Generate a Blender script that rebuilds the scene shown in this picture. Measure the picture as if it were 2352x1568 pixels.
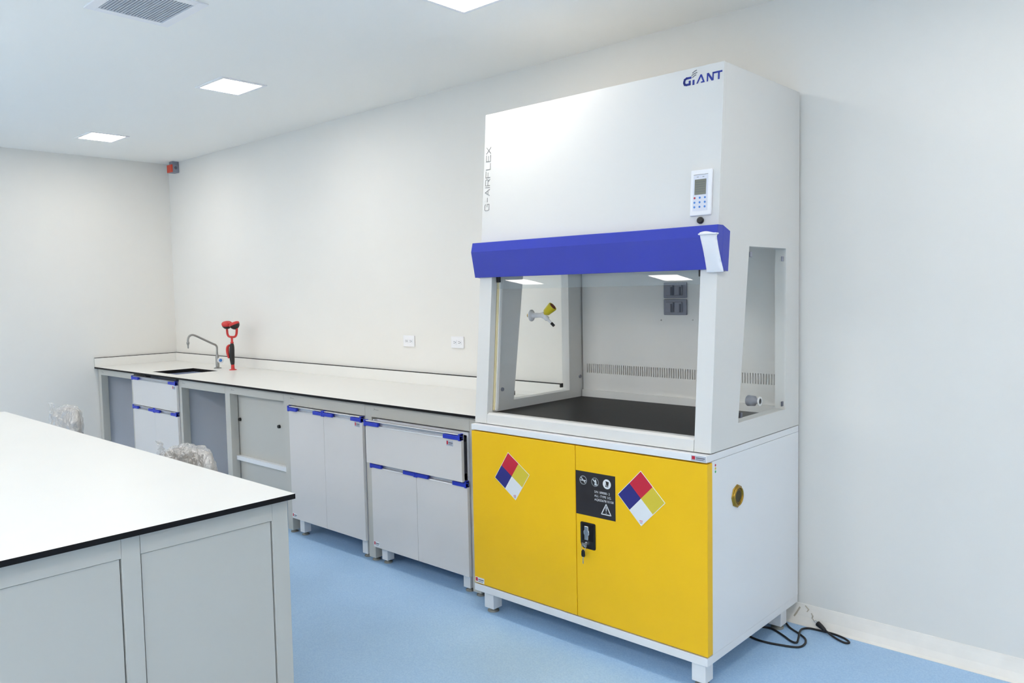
import bpy, bmesh, math, random
from mathutils import Vector, Matrix, noise
D = bpy.data
C = bpy.context.scene.collection
for o in list(D.objects): D.objects.remove(o)
random.seed(4)

# ------------------------------------------------------------------ camera
def make_camera():
    yaw, pit, rol = 0.7405050, -0.0630572, -0.0193764
    f = Vector((-math.sin(yaw)*math.cos(pit), math.cos(yaw)*math.cos(pit), math.sin(pit)))
    r = Vector((math.cos(yaw), math.sin(yaw), 0)); u = r.cross(f)
    r2 = r*math.cos(rol)+u*math.sin(rol); u2 = -r*math.sin(rol)+u*math.cos(rol)
    cd = D.cameras.new('camera'); cam = D.objects.new('camera', cd); C.objects.link(cam)
    cd.sensor_width = 36.0; cd.lens = 1828.375/2352*36.0; cd.clip_start = .05; cd.clip_end = 100
    m = Matrix((r2, u2, -f)).transposed().to_4x4(); m.translation = Vector((7.69266, -3.53494, 1.51497))
    cam.matrix_world = m
    bpy.context.scene.camera = cam
make_camera()
# ------------------------------------------------------------------ world and exposure
PANEL = 9.8          # radiance of the ceiling panels
w = D.worlds.new('world'); bpy.context.scene.world = w; w.use_nodes = True
w.node_tree.nodes['Background'].inputs[0].default_value = (.75, .85, 1, 1)
w.node_tree.nodes['Background'].inputs[1].default_value = .3
vs = bpy.context.scene.view_settings
vs.view_transform = 'Standard'; vs.look = 'None'; vs.gamma = 1; vs.use_curve_mapping = False
vs.exposure = 1.98

# ------------------------------------------------------------------ materials
def lin(c): return tuple(((v/255)/12.92 if v/255 <= .04045 else ((v/255+.055)/1.055)**2.4) for v in c)
def mat(name, rgb, rough=.5, metal=0, spec=.5, emit=0, bump=0, bscale=200, mott=0, mscale=3, coat=0):
    m = D.materials.new(name); m.use_nodes = True; nt = m.node_tree; b = nt.nodes['Principled BSDF']
    c = lin(rgb)+(1,)
    b.inputs['Base Color'].default_value = c; b.inputs['Roughness'].default_value = rough
    b.inputs['Metallic'].default_value = metal; b.inputs['Specular IOR Level'].default_value = spec
    b.inputs['Coat Weight'].default_value = coat
    tc = nt.nodes.new('ShaderNodeTexCoord')
    if mott:
        n = nt.nodes.new('ShaderNodeTexNoise'); n.inputs['Scale'].default_value = mscale; n.inputs['Detail'].default_value = 4
        nt.links.new(tc.outputs['Object'], n.inputs['Vector'])
        r = nt.nodes.new('ShaderNodeMapRange'); r.inputs['From Min'].default_value = .3; r.inputs['From Max'].default_value = .7
        r.inputs['To Min'].default_value = 1-mott; r.inputs['To Max'].default_value = 1+mott
        nt.links.new(n.outputs['Fac'], r.inputs['Value'])
        x = nt.nodes.new('ShaderNodeVectorMath'); x.operation = 'SCALE'; x.inputs[0].default_value = c[:3]
        nt.links.new(r.outputs[0], x.inputs['Scale']); nt.links.new(x.outputs[0], b.inputs['Base Color'])
    if bump:
        n = nt.nodes.new('ShaderNodeTexNoise'); n.inputs['Scale'].default_value = bscale; n.inputs['Detail'].default_value = 3
        nt.links.new(tc.outputs['Object'], n.inputs['Vector'])
        q = nt.nodes.new('ShaderNodeBump'); q.inputs['Strength'].default_value = bump; q.inputs['Distance'].default_value = .002
        nt.links.new(n.outputs['Fac'], q.inputs['Height']); nt.links.new(q.outputs[0], b.inputs['Normal'])
    if emit:
        b.inputs['Emission Color'].default_value = (1, .922, .832, 1); b.inputs['Emission Strength'].default_value = emit
    return m
def glass_mat(name, tint=(1, 1, 1), haze=0.0, ior=1.5):
    m = D.materials.new(name); m.use_nodes = True; nt = m.node_tree; nt.nodes.clear()
    o = nt.nodes.new('ShaderNodeOutputMaterial'); t = nt.nodes.new('ShaderNodeBsdfTransparent'); g = nt.nodes.new('ShaderNodeBsdfGlossy')
    t.inputs[0].default_value = tint+(1,); g.inputs['Roughness'].default_value = .01
    fr = nt.nodes.new('ShaderNodeFresnel'); fr.inputs['IOR'].default_value = ior
    # two-sided pane: the Fresnel node must not see the inside of the glass
    geo = nt.nodes.new('ShaderNodeNewGeometry'); mx = nt.nodes.new('ShaderNodeMath'); mx.operation = 'SUBTRACT'
    mx.inputs[0].default_value = 1; nt.links.new(geo.outputs['Backfacing'], mx.inputs[1])
    mu = nt.nodes.new('ShaderNodeMath'); mu.operation = 'MULTIPLY'
    nt.links.new(fr.outputs[0], mu.inputs[0]); nt.links.new(mx.outputs[0], mu.inputs[1])
    s = nt.nodes.new('ShaderNodeMixShader'); nt.links.new(mu.outputs[0], s.inputs[0]); nt.links.new(t.outputs[0], s.inputs[1]); nt.links.new(g.outputs[0], s.inputs[2])
    last = s
    if haze:
        d = nt.nodes.new('ShaderNodeBsdfDiffuse'); d.inputs[0].default_value = (.85, .87, .9, 1)
        h = nt.nodes.new('ShaderNodeMixShader'); h.inputs[0].default_value = haze
        nt.links.new(s.outputs[0], h.inputs[1]); nt.links.new(d.outputs[0], h.inputs[2]); last = h
    nt.links.new(last.outputs[0], o.inputs[0]); return m
def wrap_mat():
    m = D.materials.new('clear_plastic_film'); m.use_nodes = True; nt = m.node_tree; nt.nodes.clear()
    o = nt.nodes.new('ShaderNodeOutputMaterial'); t = nt.nodes.new('ShaderNodeBsdfTransparent'); g = nt.nodes.new('ShaderNodeBsdfGlossy')
    d = nt.nodes.new('ShaderNodeBsdfTranslucent'); d.inputs[0].default_value = (.9, .9, .9, 1)
    d2 = nt.nodes.new('ShaderNodeBsdfDiffuse'); d2.inputs[0].default_value = (.85, .85, .84, 1)
    g.inputs['Roughness'].default_value = .12
    tc = nt.nodes.new('ShaderNodeTexCoord'); n = nt.nodes.new('ShaderNodeTexNoise'); n.inputs['Scale'].default_value = 22; n.inputs['Detail'].default_value = 4
    n.inputs['Distortion'].default_value = 1.5
    nt.links.new(tc.outputs['Object'], n.inputs['Vector'])
    b = nt.nodes.new('ShaderNodeBump'); b.inputs['Strength'].default_value = 1; b.inputs['Distance'].default_value = .02
    nt.links.new(n.outputs['Fac'], b.inputs['Height'])
    for q in (g, d, d2): nt.links.new(b.outputs[0], q.inputs['Normal'])
    a = nt.nodes.new('ShaderNodeMixShader'); a.inputs[0].default_value = .5
    nt.links.new(d.outputs[0], a.inputs[1]); nt.links.new(d2.outputs[0], a.inputs[2])
    s = nt.nodes.new('ShaderNodeMixShader'); s.inputs[0].default_value = .24; nt.links.new(t.outputs[0], s.inputs[1]); nt.links.new(a.outputs[0], s.inputs[2])
    s2 = nt.nodes.new('ShaderNodeMixShader'); s2.inputs[0].default_value = .34; nt.links.new(s.outputs[0], s2.inputs[1]); nt.links.new(g.outputs[0], s2.inputs[2])
    nt.links.new(s2.outputs[0], o.inputs[0]); return m
def floor_mat():
    m = mat('blue_vinyl_floor', (150, 184, 214), rough=.42, spec=.35)
    nt = m.node_tree; b = nt.nodes['Principled BSDF']; tc = nt.nodes.new('ShaderNodeTexCoord')
    n = nt.nodes.new('ShaderNodeTexNoise'); n.inputs['Scale'].default_value = 160; n.inputs['Detail'].default_value = 3
    n2 = nt.nodes.new('ShaderNodeTexNoise'); n2.inputs['Scale'].default_value = 2.2; n2.inputs['Detail'].default_value = 5
    for q in (n, n2): nt.links.new(tc.outputs['Object'], q.inputs['Vector'])
    r = nt.nodes.new('ShaderNodeValToRGB'); r.color_ramp.elements[0].position = .34; r.color_ramp.elements[1].position = .68
    r.color_ramp.elements[0].color = lin((164, 203, 243))+(1,); r.color_ramp.elements[1].color = lin((184, 218, 252))+(1,)
    nt.links.new(n.outputs['Fac'], r.inputs[0])
    mr = nt.nodes.new('ShaderNodeMapRange'); mr.inputs['From Min'].default_value = .3; mr.inputs['From Max'].default_value = .7
    mr.inputs['To Min'].default_value = .95; mr.inputs['To Max'].default_value = 1.03
    nt.links.new(n2.outputs['Fac'], mr.inputs[0])
    x = nt.nodes.new('ShaderNodeVectorMath'); x.operation = 'SCALE'
    nt.links.new(r.outputs[0], x.inputs[0]); nt.links.new(mr.outputs[0], x.inputs['Scale']); nt.links.new(x.outputs[0], b.inputs['Base Color'])
    return m
M = dict(
    wall=mat('wall_paint', (236, 235, 231), .75, spec=.25, mott=.012, mscale=1.3, bump=.05, bscale=120),
    ceil=mat('ceiling_paint', (250, 250, 247), .85, spec=.2, mott=.008, mscale=1.1),
    floor=floor_mat(),
    cove=mat('cove_skirting', (246, 243, 237), .5, mott=.04, mscale=9),
    white=mat('white_powder_coat', (224, 224, 222), .38, spec=.45, bump=.04, bscale=420),
    white2=mat('cool_white_sheet_metal', (238, 240, 243), .42, spec=.4, bump=.04, bscale=420),
    liner=mat('hood_liner', (235, 234, 231), .5),
    blue=mat('blue_enamel', (48, 62, 178), .3, spec=.5, mott=.02, mscale=6, bump=.05, bscale=300),
    yellow=mat('yellow_enamel', (252, 200, 20), .42, spec=.4, mott=.012, mscale=5, bump=.04, bscale=300),
    blackphen=mat('black_phenolic', (34, 34, 36), .45),
    blackmat=mat('black_work_surface', (24, 23, 24), .5, spec=.2, mott=.12, mscale=8),
    edge=mat('black_laminate_edge', (18, 17, 20), .6, spec=.2),
    lam=mat('white_laminate', (237, 237, 234), .36, spec=.25, mott=.008, mscale=3),
    frame=mat('grey_green_steel', (198, 197, 191), .45, spec=.4, bump=.03, bscale=400),
    door=mat('light_grey_door', (221, 219, 218), .5, spec=.35, bump=.08, bscale=260, mott=.01),
    carc=mat('blue_grey_carcass', (240, 242, 250), .55),
    alu=mat('brushed_aluminium', (205, 207, 212), .35, metal=.7),
    bluecap=mat('blue_plastic', (38, 58, 190), .4),
    steel=mat('stainless_steel', (158, 158, 156), .32, metal=.85),
    chrome=mat('chrome', (210, 214, 220), .2, metal=.9),
    brass=mat('brass', (176, 140, 60), .25, metal=1),
    brassdark=mat('dark_brass_bore', (58, 52, 20), .35, metal=.6),
    red=mat('red_plastic', (208, 52, 50), .4),
    black=mat('black_plastic', (24, 24, 26), .4),
    rubber=mat('black_cable_rubber', (26, 24, 28), .45),
    grey=mat('grey_plastic', (142, 145, 158), .45),
    dgrey=mat('dark_grey_plastic', (92, 95, 108), .5),
    pad=mat('foot_pad_grey', (148, 148, 142), .5, metal=.3),
    cream=mat('cream_gasket', (226, 214, 170), .6),
    paper=mat('white_paper', (240, 241, 246), .7, bump=.2, bscale=30),
    plastic=mat('white_plastic', (242, 243, 247), .35),
    keypad=mat('keypad_film', (222, 226, 238), .35),
    lcd=mat('lcd_screen', (122, 124, 112), .3),
    dot=mat('blue_button', (70, 135, 215), .4), reddot=mat('red_button', (196, 50, 60), .4),
    yelp=mat('yellow_plastic', (232, 212, 40), .4), maroon=mat('maroon_disc', (128, 62, 40), .5),
    sred=mat('sticker_red', (204, 38, 62), .45), sblue=mat('sticker_blue', (46, 46, 128), .45),
    syel=mat('sticker_yellow', (222, 202, 62), .45), swht=mat('sticker_white', (232, 236, 240), .45),
    sgrn=mat('sticker_green', (60, 170, 90), .45), sblk=mat('sticker_black', (38, 35, 38), .5),
    logo=mat('logo_blue', (34, 52, 150), .4), letter=mat('silver_lettering', (140, 141, 142), .35, metal=.2),
    slogo=mat('grey_print', (120, 124, 128), .5),
    sink=mat('sink_blue_grey', (165, 175, 200), .35), grille=mat('vent_grey', (196, 200, 208), .6),
    grilledark=mat('vent_dark', (92, 96, 104), .7),
    stain=mat('dirt_mark', (196, 188, 172), .7), platebg=mat('plate_background', (186, 192, 204), .4),
    orange=mat('orange_red_lens', (222, 74, 44), .4), upholst=mat('beige_vinyl', (196, 190, 182), .5),
    panel=mat('led_diffuser', (255, 255, 255), .5, emit=PANEL),
    glass=glass_mat('clear_glass', (.985, .992, .988)), sashglass=glass_mat('sash_glass', (.93, .95, .955), haze=.05), film=wrap_mat(),
)

# ------------------------------------------------------------------ mesh builder
class MB:
    def __init__(s): s.v = []; s.f = []; s.m = []; s.mats = []; s.sm = []
    def mi(s, m):
        if m not in s.mats: s.mats.append(m)
        return s.mats.index(m)
    def add(s, vs, fs, m, smooth=False):
        b = len(s.v); s.v += [tuple(v) for v in vs]
        k = s.mi(m)
        for f in fs: s.f.append([b+i for i in f]); s.m.append(k); s.sm.append(smooth)
    def box(s, x0, x1, y0, y1, z0, z1, m, top=None, front=None):
        vs = [(x0,y0,z0),(x1,y0,z0),(x1,y1,z0),(x0,y1,z0),(x0,y0,z1),(x1,y0,z1),(x1,y1,z1),(x0,y1,z1)]
        s.add(vs, [(0,3,2,1),(0,1,5,4),(1,2,6,5),(2,3,7,6),(3,0,4,7),(4,5,6,7)], m)
        if top: s.m[-1] = s.mi(top)
        if front: s.m[-5] = s.mi(front)
        return s
    def prism(s, pts, fr, a, b, m):
        """extrude 2-D polygon pts in frame fr=(O,U,V,N) between offsets a and b along N"""
        O, U, V, N = fr; n = len(pts)
        vs = [O+U*p[0]+V*p[1]+N*a for p in pts]+[O+U*p[0]+V*p[1]+N*b for p in pts]
        fs = [tuple(range(n))[::-1], tuple(range(n, 2*n))]+[(i, (i+1) % n, n+(i+1) % n, n+i) for i in range(n)]
        s.add(vs, fs, m); return s
    def xprism(s, pts, x0, x1, m):  # pts (y,z)
        return s.prism(pts, (Vector((0,0,0)), Vector((0,1,0)), Vector((0,0,1)), Vector((1,0,0))), x0, x1, m)
    def cone(s, p0, p1, r0, r1, m, n=20, cap=True, smooth=True):
        p0 = Vector(p0); p1 = Vector(p1); d = (p1-p0).normalized()
        a = d.orthogonal().normalized(); b = d.cross(a)
        vs = []
        for p, r in ((p0, r0), (p1, r1)):
            for i in range(n):
                t = 2*math.pi*i/n; vs.append(p+a*math.cos(t)*r+b*math.sin(t)*r)
        s.add(vs, [(i, (i+1) % n, n+(i+1) % n, n+i) for i in range(n)], m, smooth)
        if cap:
            s.add(vs, [tuple(range(n))[::-1], tuple(range(n, 2*n))], m)
        return s
    def lathe(s, p, d, prof, m, n=24):
        p = Vector(p); d = Vector(d).normalized(); a = d.orthogonal().normalized(); b = d.cross(a); vs = []
        for h, r in prof:
            for i in range(n):
                t = 2*math.pi*i/n; vs.append(p+d*h+a*math.cos(t)*r+b*math.sin(t)*r)
        fs = []
        for k in range(len(prof)-1):
            fs += [(k*n+i, k*n+(i+1) % n, (k+1)*n+(i+1) % n, (k+1)*n+i) for i in range(n)]
        s.add(vs, fs, m, True)
        s.add(vs, [tuple(range(n))[::-1], tuple(range((len(prof)-1)*n, len(prof)*n))], m); return s
    def tube(s, pts, r, m, n=12, sub=6, smooth_path=True):
        P = [Vector(p) for p in pts]
        if smooth_path and len(P) > 2:
            Q = []
            for i in range(len(P)-1):
                a = P[max(i-1, 0)]; b = P[i]; c = P[i+1]; d = P[min(i+2, len(P)-1)]
                for k in range(sub):
                    t = k/sub
                    Q.append(.5*((2*b)+(c-a)*t+(2*a-5*b+4*c-d)*t*t+(3*b-a-3*c+d)*t**3))
            Q.append(P[-1]); P = Q
        rr = r if callable(r) else (lambda t: r)
        T = [(P[min(i+1, len(P)-1)]-P[max(i-1, 0)]).normalized() for i in range(len(P))]
        a = T[0].orthogonal().normalized(); vs = []
        for i, p in enumerate(P):
            a = (a-T[i]*a.dot(T[i])).normalized(); b = T[i].cross(a); q = rr(i/(len(P)-1))
            for k in range(n):
                t = 2*math.pi*k/n; vs.append(p+a*math.cos(t)*q+b*math.sin(t)*q)
        fs = []
        for j in range(len(P)-1):
            fs += [(j*n+i, j*n+(i+1) % n, (j+1)*n+(i+1) % n, (j+1)*n+i) for i in range(n)]
        s.add(vs, fs, m, True); s.add(vs, [tuple(range(n))[::-1], tuple(range((len(P)-1)*n, len(P)*n))], m); return s
    def stroke(s, pts, wd, fr, a, b, m):
        for p, q in zip(pts, pts[1:]):
            dx, dy = q[0]-p[0], q[1]-p[1]; L = math.hypot(dx, dy) or 1; ex, ey = dx/L*wd/2, dy/L*wd/2
            p_ = (p[0]-ex*.9, p[1]-ey*.9); q_ = (q[0]+ex*.9, q[1]+ey*.9)
            s.prism([(p_[0]+ey, p_[1]-ex), (q_[0]+ey, q_[1]-ex), (q_[0]-ey, q_[1]+ex), (p_[0]-ey, p_[1]+ex)], fr, a, b, m)
        return s
    def text(s, txt, size, fr, off, d, m):
        cu = D.curves.new('t', 'FONT'); cu.body = txt; cu.size = size; cu.extrude = 0
        o = D.objects.new('t', cu); C.objects.link(o)
        dg = bpy.context.evaluated_depsgraph_get(); dg.update()
        me = D.meshes.new_from_object(o.evaluated_get(dg)); O, U, V, N = fr
        s.add([O+U*(v.co.x+off[0])+V*(v.co.y+off[1])+N*d for v in me.vertices], [tuple(p.vertices) for p in me.polygons], m)
        D.objects.remove(o); D.curves.remove(cu); D.meshes.remove(me); return s
    def build(s, name, parent=None, bevel=0, solid=None, origin=None):
        root = parent
        while root is not None and root.parent is not None: root = root.parent
        L = Vector(origin) if origin else (Vector(root.location) if root else Vector((0, 0, 0)))
        me = D.meshes.new(name); me.from_pydata([tuple(Vector(v)-L) for v in s.v], [], s.f)
        for m in s.mats: me.materials.append(m)
        me.polygons.foreach_set('material_index', s.m); me.polygons.foreach_set('use_smooth', s.sm); me.update()
        bm = bmesh.new(); bm.from_mesh(me); bmesh.ops.recalc_face_normals(bm, faces=bm.faces); bm.to_mesh(me); bm.free()
        o = D.objects.new(name, me); C.objects.link(o)
        if root is None: o.location = L
        else: o.parent = parent
        if bevel:
            b = o.modifiers.new('bevel', 'BEVEL'); b.width = bevel; b.segments = 2; b.limit_method = 'ANGLE'; b.angle_limit = math.radians(40)
        return o
def thing(name, label, cat, loc, group=None, rz=0):
    o = D.objects.new(name, None); C.objects.link(o); o.location = loc; o.rotation_euler = (0, 0, rz); o.empty_display_size = .1
    o['label'] = label; o['category'] = cat
    if group: o['group'] = group
    return o
def tag(o, label, cat, group=None):
    o['label'] = label; o['category'] = cat
    if group: o['group'] = group
    return o
def struct(o): o['kind'] = 'structure'; return o
def copy_tree(o, parent=None):
    kids = [c for c in D.objects if c.parent == o]
    c = o.copy(); C.objects.link(c)
    if parent: c.parent = parent
    for k in kids: copy_tree(k, c)
    return c
def vec(*a): return Vector(a)
X, Y, Z = vec(1,0,0), vec(0,1,0), vec(0,0,1)
def front(x, y, z): return (vec(x, y, z), X, Z, -Y)     # frame on a face looking at the room
def bx(name, parent, *a, m, bevel=0, **k): return MB().box(*a, M[m], **k).build(name, parent, bevel)

ZF = -.035; ZC = 2.801
# ------------------------------------------------------------------ room
XR, YF, XL2 = 9.9, -9.0, -3.4
b = MB(); b.box(XL2-.1, XR+.1, YF-.1, .1, ZF-.1, ZF, M['floor']); struct(b.build('floor'))
b = MB(); b.box(XL2-.1, XR+.1, YF-.1, .1, ZC, ZC+.1, M['ceil']); struct(b.build('ceiling'))
struct(bx('wall_back', None, -.1, XR, 0, .1, ZF, ZC, m='wall'))
struct(bx('wall_left', None, -.1, 0, -5.6, 0, ZF, ZC, m='wall'))
struct(bx('wall_return', None, XL2, -.1, -5.6, -5.5, ZF, ZC, m='wall'))
struct(bx('wall_far_left', None, XL2-.1, XL2, YF, -5.5, ZF, ZC, m='wall'))
struct(bx('wall_right', None, XR, XR+.1, YF, 0, ZF, ZC, m='wall'))
struct(bx('wall_front', None, XL2, XR, YF-.1, YF, ZF, ZC, m='wall'))
# coved white skirting: climbs the wall and runs out on the floor
b = MB(); prof = [(0, ZF), (-.040, ZF), (-.040, ZF+.002), (-.030, ZF+.010), (-.017, ZF+.036), (-.007, ZF+.070), (-.003, ZF+.088), (0, ZF+.090)]
b.xprism(prof, 0, XR, M['cove'])
tr = b.build('baseboard_back'); struct(tr)
for p in tr.data.polygons: p.use_smooth = False
# dirt marks left on the skirting near the cabinet foot
b = MB()
for pts, wd in (([(6.262, .048), (6.278, .036), (6.272, .026)], .004), ([(6.292, .022), (6.30, .012), (6.297, .004), (6.308, -.006)], .0035), ([(6.236, .035), (6.224, .01), (6.216, -.004)], .007)):
    b.stroke([(x, z) for x, z in pts], wd, (vec(0, -.0185, 0), X, vec(0, .25, 1), -Y), 0, .0022, M['stain'])
st = b.build('skirting_marks', tr)
del st

# ------------------------------------------------------------------ ceiling lights and vent
def ceil_light(x0, x1, y0, y1, label):
    c = ((x0+x1)/2, (y0+y1)/2, ZC)
    t = thing('ceiling_light', label, 'ceiling light', c, 'recessed square ceiling panel lights')
    f = MB(); e = .022
    for q in ((x0-e, x1+e, y0-e, y0), (x0-e, x1+e, y1, y1+e), (x0-e, x0, y0, y1), (x1, x1+e, y0, y1)):
        f.box(*q, ZC-.006, ZC, M['plastic'])
    f.build('frame', t); MB().box(x0, x1, y0, y1, ZC-.004, ZC-.0005, M['panel']).build('diffuser', t); return t
ceil_light(.84, 1.13, -1.10, -.85, 'small square recessed ceiling light farthest from camera, above the far corner')
a = ceil_light(2.95, 3.24, -1.135, -.885, 'square recessed ceiling light in the middle of the visible row')
def light_copy(x, y, label):
    c = copy_tree(a); c.location = (x, y, ZC); c['label'] = label
light_copy(5.175, -1.03, 'ceiling light at the top edge of the view, nearest to the fume hood')
hid = 'unseen ceiling light added for fill, outside the view'  # lights with this label are added out of view to raise the room light
for y in (-4.3, -5.4, -6.5):
    for x in (.98, 3.1, 5.2, 7.3, 9.1): light_copy(x, y, hid)
for x in (-1.03, 1.73, 4.5, 7.2): light_copy(x, -7.72, 'rear ceiling light mirrored near the left end of the hood sash' if x < 0 else 'rear ceiling light mirrored near the right end of the hood sash' if x < 2 else hid)
light_copy(7.26, -1.03, hid); light_copy(9.3, -1.03, hid)  # added above the view to brighten the hood's right side
for o in list(D.objects):
    if o.name.startswith('ceiling_light'):
        if o.location.y < -7: o.scale = (1.6, 1.9, 1)
        elif o.location.y < -3 and o.location.x < 6.5: o.scale = (1.35, 1.45, 1)  # unseen panels enlarged for more fill light
        elif o.location.y < -3: o.scale = (1.2, 1.25, 1)


t = thing('ceiling_vent', 'square white ceiling air vent with grey slatted grille at top left', 'vent', (4.1, -1.95, ZC))
f = MB(); x0, x1, y0, y1 = 3.945, 4.262, -2.095, -1.81; e = .045
f.box(x0-e, x1+e, y0-e, y0, ZC-.008, ZC, M['plastic']); f.box(x0-e, x1+e, y1, y1+e, ZC-.008, ZC, M['plastic'])
f.box(x0-e, x0, y0, y1, ZC-.008, ZC, M['plastic']); f.box(x1, x1+e, y0, y1, ZC-.008, ZC, M['plastic']); f.build('frame', t, .002)
MB().box(x0, x1, y0, y1, ZC-.001, ZC-.0002, M['grilledark']).build('backing', t)
g = MB(); n = 22
for i in range(n):
    yy = y0+(i+.5)*(y1-y0)/n; g.box(x0, x1, yy-.0032, yy+.0032, ZC-.007, ZC-.001, M['grille'])
g.build('grille', t)

# ------------------------------------------------------------------ alarm beacon in the corner
t = thing('alarm_beacon', 'small red and grey alarm box high in the far room corner', 'alarm', (.18, -.04, 2.697))
MB().box(.133, .228, -.060, -.0006, 2.697, 2.775, M['grey']).build('housing', t, .004)
MB().box(.128, .224, -.074, -.0605, 2.699, 2.770, M['orange']).build('lens', t, .003)
MB().box(.15, .22, -.06, -.0006, 2.7755, ZC-.0003, M['grey']).build('bracket', t)
MB().cone((.2282, -.033, 2.74), (.2322, -.033, 2.74), .014, .012, M['dgrey']).build('sounder', t)

# ------------------------------------------------------------------ wall outlets
def outlet(x0, x1, z0, z1, label):
    t = thing('wall_outlet', label, 'outlet', ((x0+x1)/2, 0, (z0+z1)/2), 'white wall outlets above the counter')
    MB().box(x0, x1, -.009, -.0002, z0, z1, M['plastic']).build('cover_plate', t, .003)
    for k in (-1, 1):
        cx = (x0+x1)/2+k*.022; cz = (z0+z1)/2; s = MB()
        s.box(cx-.016, cx+.016, -.0115, -.009, cz-.014, cz+.014, M['plastic'])
        s.box(cx-.009, cx+.004, -.0122, -.0115, cz+.004, cz+.0065, M['dgrey'])
        s.box(cx-.009, cx+.004, -.0122, -.0115, cz-.0065, cz-.004, M['dgrey'])
        s.cone((cx+.0095, -.0115, cz), (cx+.0095, -.0122, cz), .003, .003, M['dgrey'], n=10)
        s.build('socket', t)
    return t
o1 = outlet(3.457, 3.572, 1.151, 1.227, 'white double wall outlet farther from the hood')
o2 = copy_tree(o1); o2.location.x = 3.993; o2.location.z += .005; o2['label'] = 'white double wall outlet nearer to the fume hood'

# ------------------------------------------------------------------ counter
CF = -.769
t = thing('laboratory_worktop', 'long white laminate worktop with black edge along the back wall', 'worktop', (2.5, -.4, .886))
sx0, sx1, sy0, sy1 = .98, 1.42, -.665, -.31
b = MB(); L, K = M['lam'], M['edge']
b.box(.002, 4.955, CF, sy0, .886, .9, K, top=L); b.box(.002, 4.955, sy1, -.002, .886, .9, K, top=L)
b.box(.002, sx0, sy0, sy1, .886, .9, K, top=L); b.box(sx1, 4.955, sy0, sy1, .886, .9, K, top=L)
b.build('top_slab', t)
MB().box(.016, 4.955, -.015, -.002, .9005, .983, M['lam'], top=M['edge']).box(.0155, 4.955, -.0156, -.0151, .9785, .983, M['edge']).build('backsplash', t)
MB().box(.002, .015, CF, -.002, .9005, .983, M['lam'], top=M['edge'], front=M['frame']).box(.0151, .0156, CF, -.016, .9785, .983, M['edge']).build('side_splash', t)

FY = -.74
t = thing('bench_frame', 'grey steel bench frame of square legs and rails carrying the wall worktop', 'bench frame', (2.5, -.4, ZF))
posts = [(.01, .07), (.735, .785), (1.62, 1.66), (2.34, 2.408), (3.112, 3.17), (3.975, 4.035), (4.835, 4.895)]
def leg(parent, x0, x1, y0, y1, ztop, m='frame', pad=.02, name='leg', pr=.024):
    l = MB().box(x0, x1, y0, y1, ZF+pad, ztop, M[m]).build(name, parent, .002)
    cx, cy = (x0+x1)/2, (y0+y1)/2
    MB().lathe((cx, cy, ZF), Z, [(0, pr), (.006, pr), (.01, pr*.5), (pad, pr*.45)], M['pad'], n=18).build('foot', l)
    return l
for x0, x1 in posts:
    leg(t, x0, x1, FY, FY+.06, .8855)
    leg(t, x0, x1, -.1, -.04, .8855)
    MB().box(x0, x1, FY+.0605, -.1005, .835, .8855, M['frame']).build('side_rail', t)
for x0, x1, z0 in ((.0705, .7345, .83), (1.6605, 2.3395, .822), (2.4085, 3.1115, .828), (3.1705, 3.9745, .812), (4.0355, 4.8345, .812)):
    MB().box(x0, x1, FY, FY+.04, z0, .8855, M['frame']).build('front_rail', t)
    fr = front(x0+.02, FY-.0002, .852)
    MB().stroke([(0, 0), (.012, .006), (.004, .012)], .0016, fr, 0, .0004, M['slogo']).stroke([(.012, .004), (.045, .003)], .0018, fr, 0, .0004, M['slogo']).build('maker_mark', t)
MB().box(.012, .026, FY+.0605, -.1005, .03, .8345, M['carc']).build('end_panel', t)
bp = MB().box(2.3995, 3.121, FY+.0655, FY+.078, ZF+.2, .83, M['frame']).build('access_panel', t)
MB().box(2.4085, 3.1115, FY+.035, FY+.0652, .348, .378, M['white2']).build('ledge', bp)
for x in (2.428, 2.945): MB().cone((x, FY+.0653, .637), (x, FY+.052, .637), .0125, .011, M['black']).build('knob', bp)
MB().box(2.3, 3.1745, -.03, -.018, ZF+.001, .83, M['frame']).build('rear_panel', t)

# sink bowl under the cut-out
t = thing('sink', 'dark under-mounted laboratory sink in the worktop near the left end', 'sink', ((sx0+sx1)/2, (sy0+sy1)/2, .68))
b = MB(); g = .012; zt, zb = .8855, .68
b.box(sx0-g, sx0, sy0-g, sy1+g, zb, zt, M['sink']); b.box(sx1, sx1+g, sy0-g, sy1+g, zb, zt, M['sink'])
b.box(sx0, sx1, sy0-g, sy0, zb, zt, M['sink']); b.box(sx0, sx1, sy1, sy1+g, zb, zt, M['sink']); b.box(sx0-g, sx1+g, sy0-g, sy1+g, zb-g, zb, M['sink'])
b.build('bowl', t)
MB().box(sx0+.0002, sx1-.0002, sy1-.004, sy1-.0002, .873, .8855, M['edge']).box(sx0+.0002, sx0+.004, sy0+.0002, sy1-.0042, .873, .8855, M['edge']).box(sx1-.004, sx1-.0002, sy0+.0002, sy1-.0042, .873, .8855, M['edge']).build('rim_seal', t)
MB().lathe((1.2, -.48, zb+.0003), Z, [(0, .038), (.003, .036), (.0035, .02), (.001, .018)], M['steel']).build('drain', t)

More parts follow.
